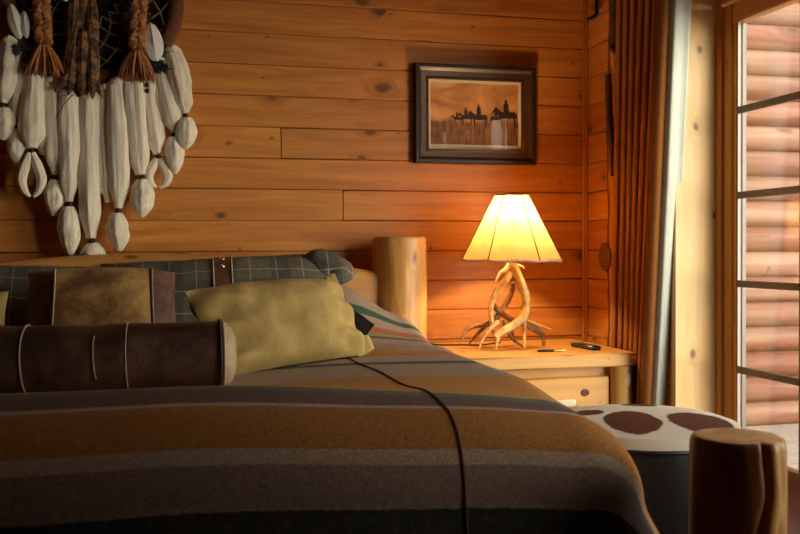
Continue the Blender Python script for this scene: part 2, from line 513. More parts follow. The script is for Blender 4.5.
# ------------------------------------------------------------------ glazed door in the right wall
GT, GB = 1.912, .305
door = tag(bpy.data.objects.new('door_1', None), kind='structure'); COL.objects.link(door)
door.location = (XD, (YJ+YO)/2, 0); ORG[door.name] = V(door.location)
y_in, y_out = YJ-.015, YO+.015
mb = MB(); mb.box((XD-.01, YJ-.034, .01), (XD+.049, YJ-.001, DTOP-.001), .004); mb.box((XD-.01, YO+.001, .01), (XD+.049, YO+.034, DTOP-.001), .004)
mb.box((XD-.01, YO+.034, DTOP-.034), (XD+.049, YJ-.034, DTOP-.001), .004)
mb.build('door_frame', M['frame_z'], door)
s0, s1 = YJ-.036, -.892                                        # stile nearest the corner
mb = MB(); mb.box((XD+.004, s1+.022, .02), (XD+.05, s0, DTOP-.04), .005); mb.box((XD+.010, s1, GB-.01), (XD+.046, s1+.021, GT+.01), .004)
mb.box((XD+.004, YO+.036, .02), (XD+.05, YO+.13, DTOP-.04), .005)
mb.build('stile', M['frame_z'], door)
mb = MB(); mb.box((XD+.004, YO+.13, GT), (XD+.05, s1+.02, DTOP-.04), .005); mb.build('top_rail', M['frame_y'], door)
mb = MB(); mb.box((XD+.004, YO+.13, .02), (XD+.05, s1+.02, GB), .005); mb.build('bottom_rail', M['rail_dark'], door)
mb = MB(); mb.box((XD+.022, YO+.13, GB), (XD+.028, s1, GT)); gl = mb.build('glass_pane', M['glass'], door)
mb = MB(); mb.box((XD+.030, s1-.006, GB), (XD+.049, s1-.0005, GT), .002); mb.build('outer_strip', M['alu'], door)
mb = MB(); mb.box((XD+.012, s1-.005, GB), (XD+.021, s1-.001, GT), .001); mb.build('glazing_strip', M['white_strip'], door)
for z in (.616, .938, 1.268, 1.585):
    mb = MB(); mb.box((XD+.006, YO+.13, z-.013), (XD+.0215, s1-.001, z+.013), .003); mb.build('muntin', M['muntin'], door)
for y in (-1.262, -1.625):
    mb = MB(); mb.box((XD+.006, y-.009, GB), (XD+.0215, y+.009, GT), .003); mb.build('muntin', M['muntin'], door)

win = tag(bpy.data.objects.new('added_window_1', None), kind='structure'); COL.objects.link(win)  # added out of view to bring daylight onto the pillows and back wall
win.location = (XW+.06, (WY0+WY1)/2, WZ0); ORG[win.name] = V(win.location)
mb = MB(); mb.box((XW-.01, WY0-.05, WZ0), (XW+.14, WY0, WZ1), .004); mb.box((XW-.01, WY1, WZ0), (XW+.14, WY1+.05, WZ1), .004)
mb.box((XW-.02, WY1+.05, WZ0), (XW+.14, WY0-.05, WZ0+.05), .004); mb.box((XW-.01, WY1+.05, WZ1-.05), (XW+.14, WY0-.05, WZ1), .004)
mb.build('window_frame', M['frame_z'], win)
mb = MB(); mb.box((XW+.07, WY1+.05, WZ0+.05), (XW+.076, WY0-.05, WZ1-.05)); mb.build('glass_pane', M['glass'], win)

# ------------------------------------------------------------------ outside
mb = MB(); z = -.4; lp = .161; k = 0; XA, XB, YX = 2.125, 7.5, 1.2
while z < 3.4:
    n = 8
    def lg(u, v, z=z):
        a = (v-.5)*PI*.86
        return V((XA + (XB-XA)*u, YX + .11 - .092*math.cos(a) + .006*noise.noise(V((u*14, z*5, v*2))), z + lp*(.5+.5*math.sin(a)/math.sin(PI*.43))))
    mb.grid(lg, 60, n); z += lp
mb.box((XA, YX+.1, -.4), (XB, YX+.2, z))
struct('wall_outside', mb, M['ext'])
mb = MB(); y = -4.5
while y < YX:
    mb.box((2.125, y+.004, -.10), (8.0, y+.136, -.06), .004); y += .14
struct('deck', mb, M['deckwood'])

# ------------------------------------------------------------------ bed
bed = thing('log_bed', 'large peeled log bed with a pine headboard, its posts beside the nightstand and stool', 'bed', (-.04, -1.25, 0))
def post(cx, cy, r, top, seed, m, name, flatside=False):
    def ridge(h): return -1.58 + .28*noise.noise(V((seed, 3, h*7))) + .05*noise.noise(V((seed, 9, h*14)))
    def fn(t, a, h):
        w = 1 + .035*noise.noise(V((math.cos(a)*1.2+seed, math.sin(a)*1.2, h*3))) + .015*noise.noise(V((math.cos(a)*4+seed, math.sin(a)*4, h*9)))
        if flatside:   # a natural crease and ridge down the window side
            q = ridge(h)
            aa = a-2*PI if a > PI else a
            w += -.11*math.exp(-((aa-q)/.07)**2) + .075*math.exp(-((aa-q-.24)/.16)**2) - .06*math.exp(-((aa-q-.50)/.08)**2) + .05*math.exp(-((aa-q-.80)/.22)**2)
        return w
    prof = [(r, h) for h in [i*top/60 for i in range(60)]]
    prof = [(rr*(1.05-.05*h/top), h) for rr, h in prof if h < top-.02]
    prof += [(r*1.0, top-.016), (r*.985, top-.007), (r*.94, top-.001), (r*.90, top), (r*.45, top+.001), (.002, top+.001)]
    mb = MB(); mb.lathe(prof, (cx, cy, 0), 120 if flatside else 72, fn)
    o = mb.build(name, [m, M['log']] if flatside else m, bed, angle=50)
    if flatside:                      # lit side put into the colour: pale log tone on ridge, also sawn top
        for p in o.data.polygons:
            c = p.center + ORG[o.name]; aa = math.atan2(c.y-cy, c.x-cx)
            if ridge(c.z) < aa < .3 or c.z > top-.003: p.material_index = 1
    return o
post(.962, -.165, .112, 1.126, 1.3, M['log'], 'head_post')
post(-1.052, -.165, .118, 1.126, 4.3, M['log'], 'head_post')
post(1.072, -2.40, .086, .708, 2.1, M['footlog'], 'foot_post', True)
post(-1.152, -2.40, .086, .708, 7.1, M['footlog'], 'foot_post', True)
out = []
for i in range(41):
    u = -1+2*i/40
    out.append((-.04 + u*.90, 1.060 - .080*abs(u)**2.2 + .004*noise.noise(V((u*3, 2, 0)))))
hb = MB(); nb = len(out)
def hbf(u, v):
    i = min(int(u*40), 40); x, zt = out[i]
    # section: bottom back, up the back, round the top, down the front
    sec = [(.045, .30), (.045, zt-.045), (.038, zt-.015), (.020, zt-.002), (0, zt), (-.022, zt-.003), (-.038, zt-.015), (-.045, zt-.04), (-.045, .30)]
    dy, zz = sec[int(round(v*8))]
    return V((x, -.165+dy, zz))
hb.grid(hbf, 40, 8)
hb.build('headboard', M['headwood'], bed)
mb = MB()
mb.box((-.98, -2.10, .36), (.88, -.225, .655), .05); mb.build('mattress', plain('white_ticking', (.6,.57,.5), .9), bed)
mb = MB()
for sx in (-.95, .87): mb.tube([(sx, -.20, .29), (sx, -2.40, .29)], .055, 16, 1)
mb.tube([(-1.15, -2.40, .27), (1.07, -2.40, .27)], .055, 16, 1)
mb.build('rail', M['log'], bed)

# ------------------------------------------------------------------ blanket
XCB, EXR, YFT, RS, RR = -.045, 1.045, -2.31, .105, .16       # centre, outer half width, foot, edge radius
def sstep(a, b, x):
    t = max(0, min(1, (x-a)/(b-a))); return t*t*(3-2*t)
def top_h(x, y):
    u = abs(x-XCB)/.98
    hx = max(0, 1-u**2.6)
    h = .716 + .012*hx - .012*sstep(1.6, 2.2, -y) + .014*sstep(.2, .6, x)*sstep(-2.0, -1.5, y)*(1-sstep(-.8, -.4, y))
    h += .070*max(0, 1-((x+.30)/1.27)**2)*math.exp(-((y+2.03)/.26)**2)
    h += .215*sstep(-.80, -.24, y)*sstep(.50, .64, x)*(1-.62*sstep(.66, .96, x))
    # soft rumples
    h += .010*noise.noise(V((x*2.2, y*3.1, 1.0)))*hx**.5
    h += .012*math.exp(-((y+.80+.12*x)/.035)**2)*sstep(.3, .6, x)*(1-sstep(.85, 1.0, x))
    h += .010*math.exp(-((y+1.02-.25*(x-.6))/.045)**2)*sstep(.2, .45, x)*(1-sstep(.7, .9, x))
    return h
A = EXR-RS           # flat half width
Y0 = -.235           # head end
LT = (Y0 - (YFT+RR)) # flat length
def cloth(s, t):
    """s: distance across from the centre line, t: distance from the head end."""
    rs = RS + .10*sstep(1.35, LT, t); A = EXR-rs
    ox = max(0, abs(s)-A); oy = max(0, t-LT)
    d = math.hypot(ox, oy)
    x = XCB + math.copysign(min(abs(s), A), s); y = Y0 - min(t, LT)
    if d <= 0: return V((x, y, top_h(x, y)))
    dx, dy = ox/d*(1 if s > 0 else -1), -oy/d
    k = oy/(ox+oy); r0 = rs + (RR-rs)*k
    q = r0*PI/2
    if d < q: ro, dr = r0*math.sin(d/r0), r0*(1-math.cos(d/r0))
    else: ro, dr = r0 + (.10 + (.45-.25*k)*sstep(1.52, LT-.05, t))*(d-q), r0 + (d-q)*(.94+.05*k)
    # folds in the hanging part
    fold = .012*sstep(q*.8, q+.25, d)*math.sin(7*(s*abs(dy)+t*abs(dx)) + 1.0)
    ro += fold
    h = top_h(x, y)
    return V((x + dx*ro, y + dy*ro, h - dr))
SM, TM = A+.62, LT+.72
mb = MB()
NU, NV = 150, 170
mb.grid(lambda u, v: cloth((2*u-1)*SM, v*TM), NU, NV, lambda u, v: ((2*u-1)*SM, TM - v*TM))
FOOT = TM - LT      # v coordinate where the flat top ends
def st(t): return TM-t
STR = [
 (0.0,  (.024,.024,.016)), (.456, (.235,.160,.122)), (.537, (.41,.29,.20)), (.575, (.385,.165,.040)),
 (.700, (.47,.37,.29)), (.722, (.170,.105,.090)), (.815, (.125,.17,.125)), (.865, (.54,.26,.08)), (1.25, (.45,.34,.25)),
 (1.53, (.10,.13,.10)), (1.59, (.45,.34,.25)), (1.74, (.52,.24,.08)), (1.87, (.41,.30,.22)), (2.165, (.10,.12,.09)),
 (2.19, (.38,.27,.20)), (2.215, (.42,.165,.05)), (2.265, (.41,.30,.23)), (2.355, (.045,.115,.07)), (2.415, (.41,.30,.23)),
]
M['blanket'] = blanket_mat(STR, TM)
bl = mb.build('blanket', M['blanket'], None, origin=(XCB, -1.25, .7), angle=180)
md = bl.modifiers.new('thickness', 'SOLIDIFY'); md.thickness = .012; md.offset = -1
tag(bl, 'thick striped wool blanket in orange, taupe, brown and green covering the bed', 'blanket')
mb = MB()
pts = []
for i in range(70):
    t = .80 + (TM-.80)*i/69
    pts.append(cloth(.605 + .010*math.sin(t*5), t) + V((0, -.001, .0015)))
mb.tube(pts, .0023, 6, 1)
o = mb.build('seam', M['seam'], bl); o['label'] = 'dark seam line'

# ------------------------------------------------------------------ pillows
def pillow_surf(w, h, T, p=2.4, pinch=.06, seed=0, wr=.012, bow=0, pucker=0, u0=-1, u1=1, nu=36, nv=30, droop=0, sq=1.0):
    """local: x width, z height from 0, y thickness; returns MB of front and back between u0 and u1."""
    def P(u, v, side):
        pu = 1 - pinch*(1-abs(v)**2.0)*1.0
        pv = 1 - pinch*(1-abs(u)**2.0)*1.0 + (bow*(1-u*u) if v > 0 else 0)
        x = u*w/2*pu; z = v*h/2*pv
        th = T/2*max(0, (1-abs(u)**p))**.55*max(0, (1-abs(v)**p))**.55
        n1 = noise.noise(V((x*7+seed, z*7, side*3.0)))*wr + noise.noise(V((x*18+seed, z*18, side*5.0)))*wr*.4
        edge = min(1, (1-max(abs(u), abs(v)))*5)
        pk = pucker*sstep(.45, .85, abs(u))*math.sin(v*9+u*3+seed)*edge**.5
        y = side*(th + n1*edge + pk)
        # sag: weight gathers at the bottom
        y *= 1 + .25*(-v)*sq*.5
        if droop: z -= droop*max(0, u-.75)*4*.06; 
        return V((x, y, z + h/2))
    mb = MB()
    mb.grid(lambda a, b: P(u0+(u1-u0)*a, -1+2*b, -1), nu, nv)
    mb.grid(lambda a, b: P(u0+(u1-u0)*a, -1+2*b, 1), nu, nv)
    return mb, P
def piping(P, u, m, name, parent, r=.0035):
    pts = [P(u, -1+2*i/24, -1) + V((0, -.001, 0)) for i in range(25)]
    mb = MB(); mb.tube(pts, r, 6, 1); return mb.build(name, m, parent, local=True)

def sham(loc, rot, label, seed):
    t = thing('plaid_pillow', label, 'pillow', loc, rot, 'grey plaid pillows against the headboard')
    W, H, T = .92, .432, .16
    mb, P = pillow_surf(W, H, T, 2.6, .05, seed, .012)
    mb.build('cover', M['plaid'], t, local=True)
    mb = MB()
    mb.grid(lambda a, b: P(-.085+.17*a, -.95+1.9*b, -1) + V((0, -.004, 0)), 6, 24)
    mb.grid(lambda a, b: P(-.085+.17*a, -.95+1.9*b, -1) + V((0, .002, 0)), 6, 24)
    s = mb.build('strap', M['strap'], t, local=True); s['label'] = 'brown leather strap'
    for u in (-.078, .078):
        mb = MB(); mb.tube([P(u, -.95+1.9*i/20, -1)+V((0, -.006, 0)) for i in range(21)], .0022, 5, 1)
        mb.build('stitching', M['thread'], s, local=True)
    for v in (.80, .52):
        mb = MB(); mb.sphere(P(0, v, -1)+V((0, -.006, 0)), .0085, 10, 6, (1, .6, 1)); mb.build('stud', M['stud'], s, local=True)
    return t, P
tl = math.radians
s1_, Pz = sham((.218, -.552, .727), (tl(-43), tl(-2.5), tl(-3.4)), 'grey plaid pillow with leather strap in the middle, behind the olive pillow', 3.0)
# the folded end of this pillow
mb = MB()
def lobe(u, v):
    a = 2*PI*u; b = PI*v
    r = 1 + .22*math.sin(a*2+1.0)*math.sin(b) + .25*noise.noise(V((math.cos(a)*1.5, math.sin(a)*1.5, b*1.3)))
    return V((.412 + .078*r*math.sin(b)*math.cos(a), -.012 + .058*r*math.sin(b)*math.sin(a), .345 - .070*r*math.cos(b) - .02*math.cos(a)))
mb.grid(lobe, 24, 14)
fl = mb.build('folded_corner', M['plaid'], s1_, local=True)
sham((-.725, -.545, .722), (tl(-46), tl(1.0), tl(4)), 'grey plaid pillow at the left photo edge, mostly behind the tan hide cushion', 9.0)

# deer hide cushion with dark sides
c = thing('hide_cushion', 'squarish tan hide cushion with dark brown side panels, behind the leather bolster', 'cushion', (-.196, -.800, .732), (tl(-42), tl(.3), tl(2.6)))
W, H, T = .49, .355, .19
kw = dict(p=2.6, pinch=.03, bow=.085, seed=5, wr=.010)
mb, P = pillow_surf(W, H, T, u0=-.64, u1=.66, nu=30, **kw); mb.build('front_panel', M['tan_hide'], c, local=True)
for a, b, m, lab in ((-1, -.64, M['dark_hide'], 'near-black side panel'), (.66, 1, M['brown_hide'], 'brown fur side panel')):
    mb, P = pillow_surf(W, H, T, u0=a, u1=b, nu=14, **kw); q = mb.build('side_panel', m, c, local=True); q['label'] = lab
piping(P, -.64, M['thread'], 'piping', c); piping(P, .66, M['darkcord'], 'piping', c, .0045)
piping(P, .675, M['thread'], 'piping', c, .0025)

# olive suede cushion
c = thing('olive_cushion', 'olive suede cushion with flanged corners, right of the leather bolster', 'cushion', (.375, -1.290, .735), (tl(-28), tl(-1.2), tl(36)))
W, H, T = .605, .262, .20
mb, P = pillow_surf(W, H, T, p=2.2, pinch=.05, bow=.16, seed=11, wr=.026, pucker=.016, nu=48, nv=36); mb.build('cover', M['suede'], c, local=True)
for (cx, cz, dx, dz) in ((.278, .246, .036, .012), (.280, .030, .052, .004)):      # flange tabs at the right-hand corners
    mb = MB()
    mb.grid(lambda a, b: V((cx-.03 + (dx+.03)*a, -.006 + .02*math.sin(a*6+cz*9)*a, cz + dz*a + (b-.5)*.06*(1-.25*a+.15*math.sin(a*4)))), 10, 6)
    q = mb.build('flange', M['suede'], c, local=True); q.modifiers.new('thickness', 'SOLIDIFY').thickness = .006

# black cushion, only its corner shows
c = thing('black_cushion', 'black cushion whose pointed corner shows behind the olive cushion', 'cushion', (.575, -.768, .765), (tl(-65), tl(32), tl(-14)))
mb, P = pillow_surf(.20, .23, .07, p=2.0, pinch=.06, seed=21, wr=.01); mb.build('cover', M['black_cloth'], c, local=True)
mb = MB(); mb.tube([P(-.1+.16*math.sin(i*.5), .1+.03*i, -1)+V((0,-.003,0)) for i in range(8)], .003, 6, 2); q = mb.build('tassel_cord', M['thread'], c, local=True)

# small tan cushion at the far left
c = thing('tan_cushion', 'small tan suede cushion cut by the left photo edge, above the bolster', 'cushion', (-.635, -.95, .732), (tl(-41), tl(-2.9), tl(2.6)))
mb, P = pillow_surf(.34, .27, .14, p=2.4, pinch=.06, seed=31); mb.build('cover', M['suede'], c, local=True)

# leather bolster
bx0, bx1, by, bz, br = -.74, .140, -1.585, .806, .086
c = thing('leather_bolster', 'long dark brown leather bolster with stitched seams lying across the bed front', 'bolster', (-.28, by, bz-br))
def bf(t, a, h): return 1 + .03*noise.noise(V((h*6, math.cos(a)*1.5, math.sin(a)*1.5))) + .012*noise.noise(V((h*20, math.cos(a)*4, math.sin(a)*4)))
prof = [(br*.30, bx0-.018), (br*.75, bx0-.012), (br*.95, bx0), (br, bx0+.03)] + [(br*(1+.012*math.sin(i*.9)), bx0+.03+(bx1-bx0-.055)*i/40) for i in range(1, 41)] + [(br*.985, bx1)]
mb = MB(); mb.lathe(prof, (0, by, bz), 40, bf, axis='X'); cov = mb.build('cover', M['dark_hide'], c)
prof = [(br*.975, bx1+.001), (br*.93, bx1+.012), (br*.78, bx1+.025), (br*.5, bx1+.034), (.003, bx1+.037)]
mb = MB(); mb.lathe(prof, (0, by, bz), 40, bf, axis='X'); q = mb.build('end_cap', M['end_cap'], c); q['label'] = 'pale tan end cap'
def ring(x, wob, m, name, r=.0028, a0=0, a1=2*PI):
    pts = []
    for i in range(41):
        a = a0+(a1-a0)*i/40
        rr = br*1.012*bf(0, a, x) + .0005
        pts.append((x + wob*math.sin(a*1.5+.5), by + rr*math.cos(a), bz + rr*math.sin(a)))
    mb = MB(); mb.tube(pts, r, 6, 1); return mb.build(name, m, c)
ring(-.322, .006, M['thread'], 'stitching', .0014); ring(-.088, .003, M['thread'], 'stitching', .0012)
ring(-.155, .010, M['thread'], 'stitching', .0011, PI*.75, PI*1.15)
ring(bx1-.006, .0, M['darkcord'], 'piping', .0035); ring(bx1+.003, .0, M['thread'], 'piping', .002)

# ------------------------------------------------------------------ nightstand
NZ = .660
ns = thing('nightstand', 'pine nightstand with log legs and a thick top under the antler lamp', 'nightstand', (1.45, -.34, 0))
mb = MB(); mb.box((1.105, -.64, NZ-.052), (1.812, -.022, NZ), .006); mb.build('top', M['stand_x'], ns)
for (x, y) in ((1.762, -.590), (1.155, -.590), (1.762, -.075), (1.155, -.075)):
    def lf(t, a, h, x=x, y=y): return 1 + .05*noise.noise(V((math.cos(a)+x*9, math.sin(a)+y*5, h*5)))
    mb = MB(); mb.lathe([(.047, (NZ-.053)*i/16) for i in range(17)], (x, y, 0), 28, lf); lg_ = mb.build('leg', M['log'], ns)
    if x > 1.5 and y < -.3:
        mb = MB(); mb.sphere((x+.008, y-.0445, .555), .02, 12, 8, (.62, .22, 1.25)); q = mb.build('knot', M['mat_board'], lg_); q['label'] = 'pale flat where a branch was cut'
mb = MB(); mb.box((1.16, -.565, .10), (1.755, -.05, NZ-.054), .003); mb.build('case', M['stand_x'], ns)
for z0, z1 in ((.375, .566), (.165, .360)):
    mb = MB(); mb.box((1.206, -.592, z0), (1.712, -.567, z1), .006); d = mb.build('drawer', M['stand_x'], ns)
    mb = MB(); mb.sphere((1.605, -.592, z1-.062), .02, 14, 8, (1.0, .10, .75)); q = mb.build('knot', M['burl'], d); q['label'] = 'dark oval knot'
    mb = MB(); mb.box((1.44, -.612, (z0+z1)/2-.016), (1.56, -.593, (z0+z1)/2+.012), .006); q = mb.build('handle', M['mat_board'], d); q['label'] = 'pale wooden pull'

t = thing('remote_control', 'black remote control lying on the nightstand near the curtain', 'remote', (1.685, -.43, NZ), (0, 0, tl(6)))
mb = MB(); mb.box((-.022, -.088, .0005), (.022, .088, .018), .006); mb.build('body', M['plastic'], t, local=True)
mb = MB()
for i in range(3):
    for j in range(7): mb.box((-.015+i*.011, -.07+j*.018, .018), (-.007+i*.011, -.061+j*.018, .0195), .0005)
mb.build('buttons', M['rubber'], t, local=True)
t = thing('pen', 'black and gold pen lying on the nightstand below the lamp', 'pen', (1.502, -.515, NZ), (0, 0, tl(-6)))
mb = MB(); mb.tube([(-.055, 0, .0055), (.004, 0, .0055)], .0052, 12, 1); mb.tube([(-.064, 0, .0055), (-.055, 0, .0055)], [.0035, .0052], 12, 1); mb.build('barrel', M['plastic'], t, local=True)
mb = MB(); mb.tube([(.0045, 0, .0055), (.04, 0, .0055), (.055, 0, .0055)], [.0053, .0050, .0018], 12, 1); q = mb.build('tip', M['brass'], t, local=True); q['label'] = 'gold end'
mb = MB(); mb.box((-.052, -.0015, .0108), (-.02, .0015, .0122), .0004); mb.build('clip', M['brass'], t, local=True)

# ------------------------------------------------------------------ antler lamp
LX, LY = 1.400, -.33
lamp = thing('antler_lamp', 'table lamp of twisted antlers with a glowing rawhide shade, on the nightstand', 'lamp', (LX, LY, NZ))
def lp_(px, py, dy=0.0):
    """lamp drawing units: offset in px from the lamp axis at 513, height px above its feet at 347"""
    k = .00413
    px = 513 + (px-513)*(1 + .13*sstep(318, 338, py))
    return V((LX + (px-513)*k*.985 - dy*.15, LY + dy, NZ + .006 + (347-py)*k))
ANT = [
 ([(511,263,0),(516,270,-.01),(521,285,-.025),(524.5,300,-.03),(521,315,-.04),(509,324,-.055),(495,330,-.07),(487,335,-.085)], [.012,.019,.021,.022,.021,.022,.018,.010], 'antler'),
 ([(511,272,-.005),(505,282,.0),(500,292,.015),(492,305,.01),(488.5,320,-.02),(490,331,-.04),(495,338,-.06)], [.018,.017,.016,.014,.012,.010,.004], 'antler'),
 ([(510,264,.0),(505,269,-.01),(498,273,-.02),(491.5,281,-.03)], [.012,.011,.008,.003], 'antler'),
 ([(520,283,.04),(519,294,.05),(511,307,.045),(500,318,.03),(490,325,.03),(478,326,.03),(470,330,.02),(465,339,.0)], [.010,.013,.014,.014,.013,.012,.010,.004], 'antler_dark'),
 ([(502,288,.04),(497,303,.04),(505,314,.02),(517,322,.0),(528,325,-.01),(536,331,-.01),(541,336,-.015),(540,346,-.03)], [.012,.014,.014,.014,.017,.018,.013,.007], 'antler_dark'),
 ([(522,306,-.02),(523,318,-.03),(518,331,-.06),(513,346,-.10)], [.011,.011,.009,.005], 'antler'),
 ([(503,320,-.01),(506,330,-.02),(511,339,-.03),(519,347,-.05)], [.011,.010,.008,.004], 'antler_dark'),
 ([(494,321,-.03),(485,327,-.05),(479,336,-.06),(474,346,-.07)], [.011,.010,.008,.004], 'antler'),
 ([(494,331,-.06),(489,338,-.09),(485,347,-.11)], [.010,.008,.004], 'antler'),
 ([(529,321,.02),(538,324.5,.03),(547,328,.03),(556,331.5,.03)], [.013,.010,.007,.003], 'antler'),
 ([(515,265,.0),(520,266,-.02),(523,268.5,-.03)], [.010,.007,.002], 'antler'),
 ([(517,322,.04),(523,332,.09),(530,346,.13)], [.013,.010,.005], 'antler_dark'),
 ([(500,318,.04),(494,330,.09),(486,346,.13)], [.013,.010,.005], 'antler_dark'),
]
for pts, rad, m in ANT:
    seed = random.random()*20
    mb = MB(); mb.tube([lp_(*p) for p in pts], [q*.84 for q in rad], 14, 6, lambda t, a, s=seed: 1+.07*math.sin(a*5+s)+.18*noise.noise(V((math.cos(a)+s, math.sin(a), t*9))))
    q = mb.build('antler', M[m], lamp)
    if m == 'antler_dark': q['label'] = 'darker brown antler'
mb = MB(); mb.tube([(LX-.03, LY+.05, NZ+.02), (LX-.09, LY+.12, NZ+.005), (LX-.17, LY+.15, NZ+.004), (LX-.25, LY+.17, NZ+.004), (1.12, -.12, NZ+.004), (1.10, -.05, NZ+.004), (1.095, -.022, NZ-.10)], .0032, 6, 5); q = mb.build('cord', M['plastic'], lamp); q['label'] = 'dark power cord'
SZ0, SZ1, SR0, SR1 = 1.026, 1.294, .2065, .070     # shade bottom / top height and radius
mb = MB(); mb.tube([(LX, LY, NZ+.33), (LX, LY, SZ1-.02)], .006, 10, 1); mb.build('stem', M['brass'], lamp)
BZ = SZ0+.178
mb = MB(); mb.lathe([(.017, NZ+.365), (.019, NZ+.40), (.017, BZ-.05)], (LX, LY-.018, 0), 16); mb.build('socket', M['brass'], lamp)
mb = MB(); mb.sphere((LX, LY-.02, BZ), .030, 16, 10, (1, 1, 1.2)); mb.build('bulb', M['bulb'], lamp)
mb = MB()
n = 72
def shf(u, v): 
    a = 2*PI*u; r = SR0+(SR1-SR0)*v
    r *= 1 - .010*abs(math.sin((a-.158)*3))
    return V((LX + r*math.cos(a), LY + r*math.sin(a), SZ0+(SZ1-SZ0)*v - .002*(1-v)*math.sin(a*8)))
mb.grid(shf, n, 10); sh = mb.build('lamp_shade', M['shade'], lamp, angle=180)
for k in range(6):
    a = tl(252+30+60*k)
    mb = MB(); mb.tube([shf(a/2/PI, v)+V((math.cos(a), math.sin(a), 0))*.002 for v in (0, .5, 1)], .0022, 6, 1); q = mb.build('rib', M['darkcord'], sh); q['label'] = 'dark stitched seam'
mb = MB(); P_ = [shf(i/144, 0)+V((0, 0, -.001 + .003*(-1)**i)) for i in range(145)]; mb.tube(P_, .0042, 6, 1, cap=False); mb.build('bottom_lacing', M['thread'], sh)
mb = MB(); P_ = [shf(i/72, 1) for i in range(73)]; mb.tube(P_, .0035, 6, 1, cap=False); mb.build('top_ring', M['darkcord'], sh)
mb = MB()
for k in range(3):
    a = 2*PI*k/3; mb.tube([(LX, LY, SZ1-.02), (LX+SR1*math.cos(a), LY+SR1*math.sin(a), SZ1-.004)], .002, 6, 1)
mb.build('spider', M['brass'], lamp)

# ------------------------------------------------------------------ framed picture
FX0, FX1, FZ0, FZ1 = 1.068, 1.632, 1.450, 1.886
pic = thing('framed_picture', 'dark framed sepia print of horseback riders hung above the lamp', 'picture', ((FX0+FX1)/2, -.001, (FZ0+FZ1)/2))
pc = V(((FX0+FX1)/2, 0, (FZ0+FZ1)/2)); hw, hh = (FX1-FX0)/2, (FZ1-FZ0)/2
# section: inset from the outer edge, distance from wall
def molding(sec):
    mb = MB()
    vs, fs = [], []
    for ins, dy in sec:
        for sx, sz in ((-1,-1),(1,-1),(1,1),(-1,1)): vs.append((pc.x+sx*(hw-ins), -dy, pc.z+sz*(hh-ins)))
    for i in range(len(sec)-1):
        for k in range(4):
            k2 = (k+1) % 4; fs.append((i*4+k, i*4+k2, (i+1)*4+k2, (i+1)*4+k))
    mb.add(vs, fs); return mb
molding([(0, .002), (0, .034), (.004, .038), (.016, .038), (.020, .034)]).build('outer_molding', M['picture_black'], pic, angle=25)
molding([(.020, .034), (.030, .026), (.052, .022), (.058, .024), (.064, .024), (.0645, .010)]).build('inner_molding', M['picture_brown'], pic, angle=25)
molding([(.0645, .0105), (.076, .0105), (.0765, .008)]).build('border', M['mat_board'], pic, smooth=False)
mb = MB(); mb.box((FX0+.076, -.008, FZ0+.086), (FX1-.076, -.004, FZ1-.076)); pr = mb.build('print', M['print'], pic)
mb = MB(); mb.box((FX0+.076, -.0105, FZ0+.076), (FX1-.076, -.0045, FZ0+.086)); mb.build('border', M['mat_board'], pic)
def rider(x, z, s, flip=1):
    h = [(-1.35,.55),(-1.3,.75),(-1.1,1.0),(-1.0,1.12),(-.93,1.0),(-.6,.72),(-.30,.62),(-.28,.95),(-.33,1.15),(-.22,1.42),(-.15,1.5),(-.2,1.62),(-.12,1.78),(.02,1.76),(.06,1.6),(.02,1.5),(.16,1.36),(.2,1.05),(.2,.66),(.75,.66),(.95,.5),(1.02,.1),(.98,-.35),(.9,.1),(.82,.15),(.86,-.3),(.8,-.85),(.68,-.85),(.7,-.3),(.6,.1),(.1,.02),(-.45,.05),(-.45,-.4),(-.5,-.85),(-.62,-.85),(-.6,-.3),(-.72,.2),(-.85,.45),(-1.1,.6),(-1.25,.5)]
    o_ = [(x + flip*a*s, z + (b-1.78)*s) for a, b in h]
    mb = MB(); mb.poly(o_, -.0088, -.0081); mb.build('rider', M['rider'], pr, smooth=False)
for (px, py, s, f_) in ((458,112,.022,1), (467,108,.030,1), (480,104.5,.040,1), (497,109,.028,-1), (508,98.5,.050,1)):
    rider(1.077+(px-417)*.00465, 1.895-(py-64)*.00440, s, f_)
mb = MB(); mb.box((FX0+.066, -.0145, FZ0+.066), (FX1-.066, -.0125, FZ1-.066)); mb.build('glass_pane', M['picture_glass'], pic, smooth=False)

# ------------------------------------------------------------------ woven hoop wall hanging
DY = -.07
DKX, DKZ = -.264, 2.085
def dp(px, py, dy=0.0):
    """a point on the hanging's plane from drawing units (photo-scale grid about the hoop centre)"""
    return V((DKX + (px-93)*.003885, DY + dy, 2.07 - (py+5)*.003885 + .0008*(93-px)*0.05))
dc = thing('feather_wall_hanging', 'large hoop wall hanging with cream yarn tassels, braids and feathers above the bed', 'wall hanging', (DKX, -.03, DKZ))
HR = .322
mb = MB(); pts = [(DKX+HR*math.cos(2*PI*i/96), DY+.01, DKZ+HR*math.sin(2*PI*i/96)) for i in range(97)]
mb.tube(pts, .032, 14, 1, lambda t, a: 1+.06*math.sin(t*96*PI*2/3+a)+.05*noise.noise(V((t*40, math.cos(a), math.sin(a)))), cap=False)
mb.build('hoop', M['suede_hoop'], dc)
mb = MB()
def bk(u, v):
    a = 2*PI*u; r = HR*v*.99
    return V((DKX+r*math.cos(a), DY+.030-.010*noise.noise(V((r*math.cos(a)*9, r*math.sin(a)*9, 1)))-.012*noise.noise(V((r*math.cos(a)*40, r*math.sin(a)*12, 1))), DKZ+r*math.sin(a)))
mb.grid(bk, 64, 30); q = mb.build('fur_backing', M['fur'], dc)
q.modifiers.new('thickness', 'SOLIDIFY').thickness = .01
mb = MB()                                                # the web
N = 16
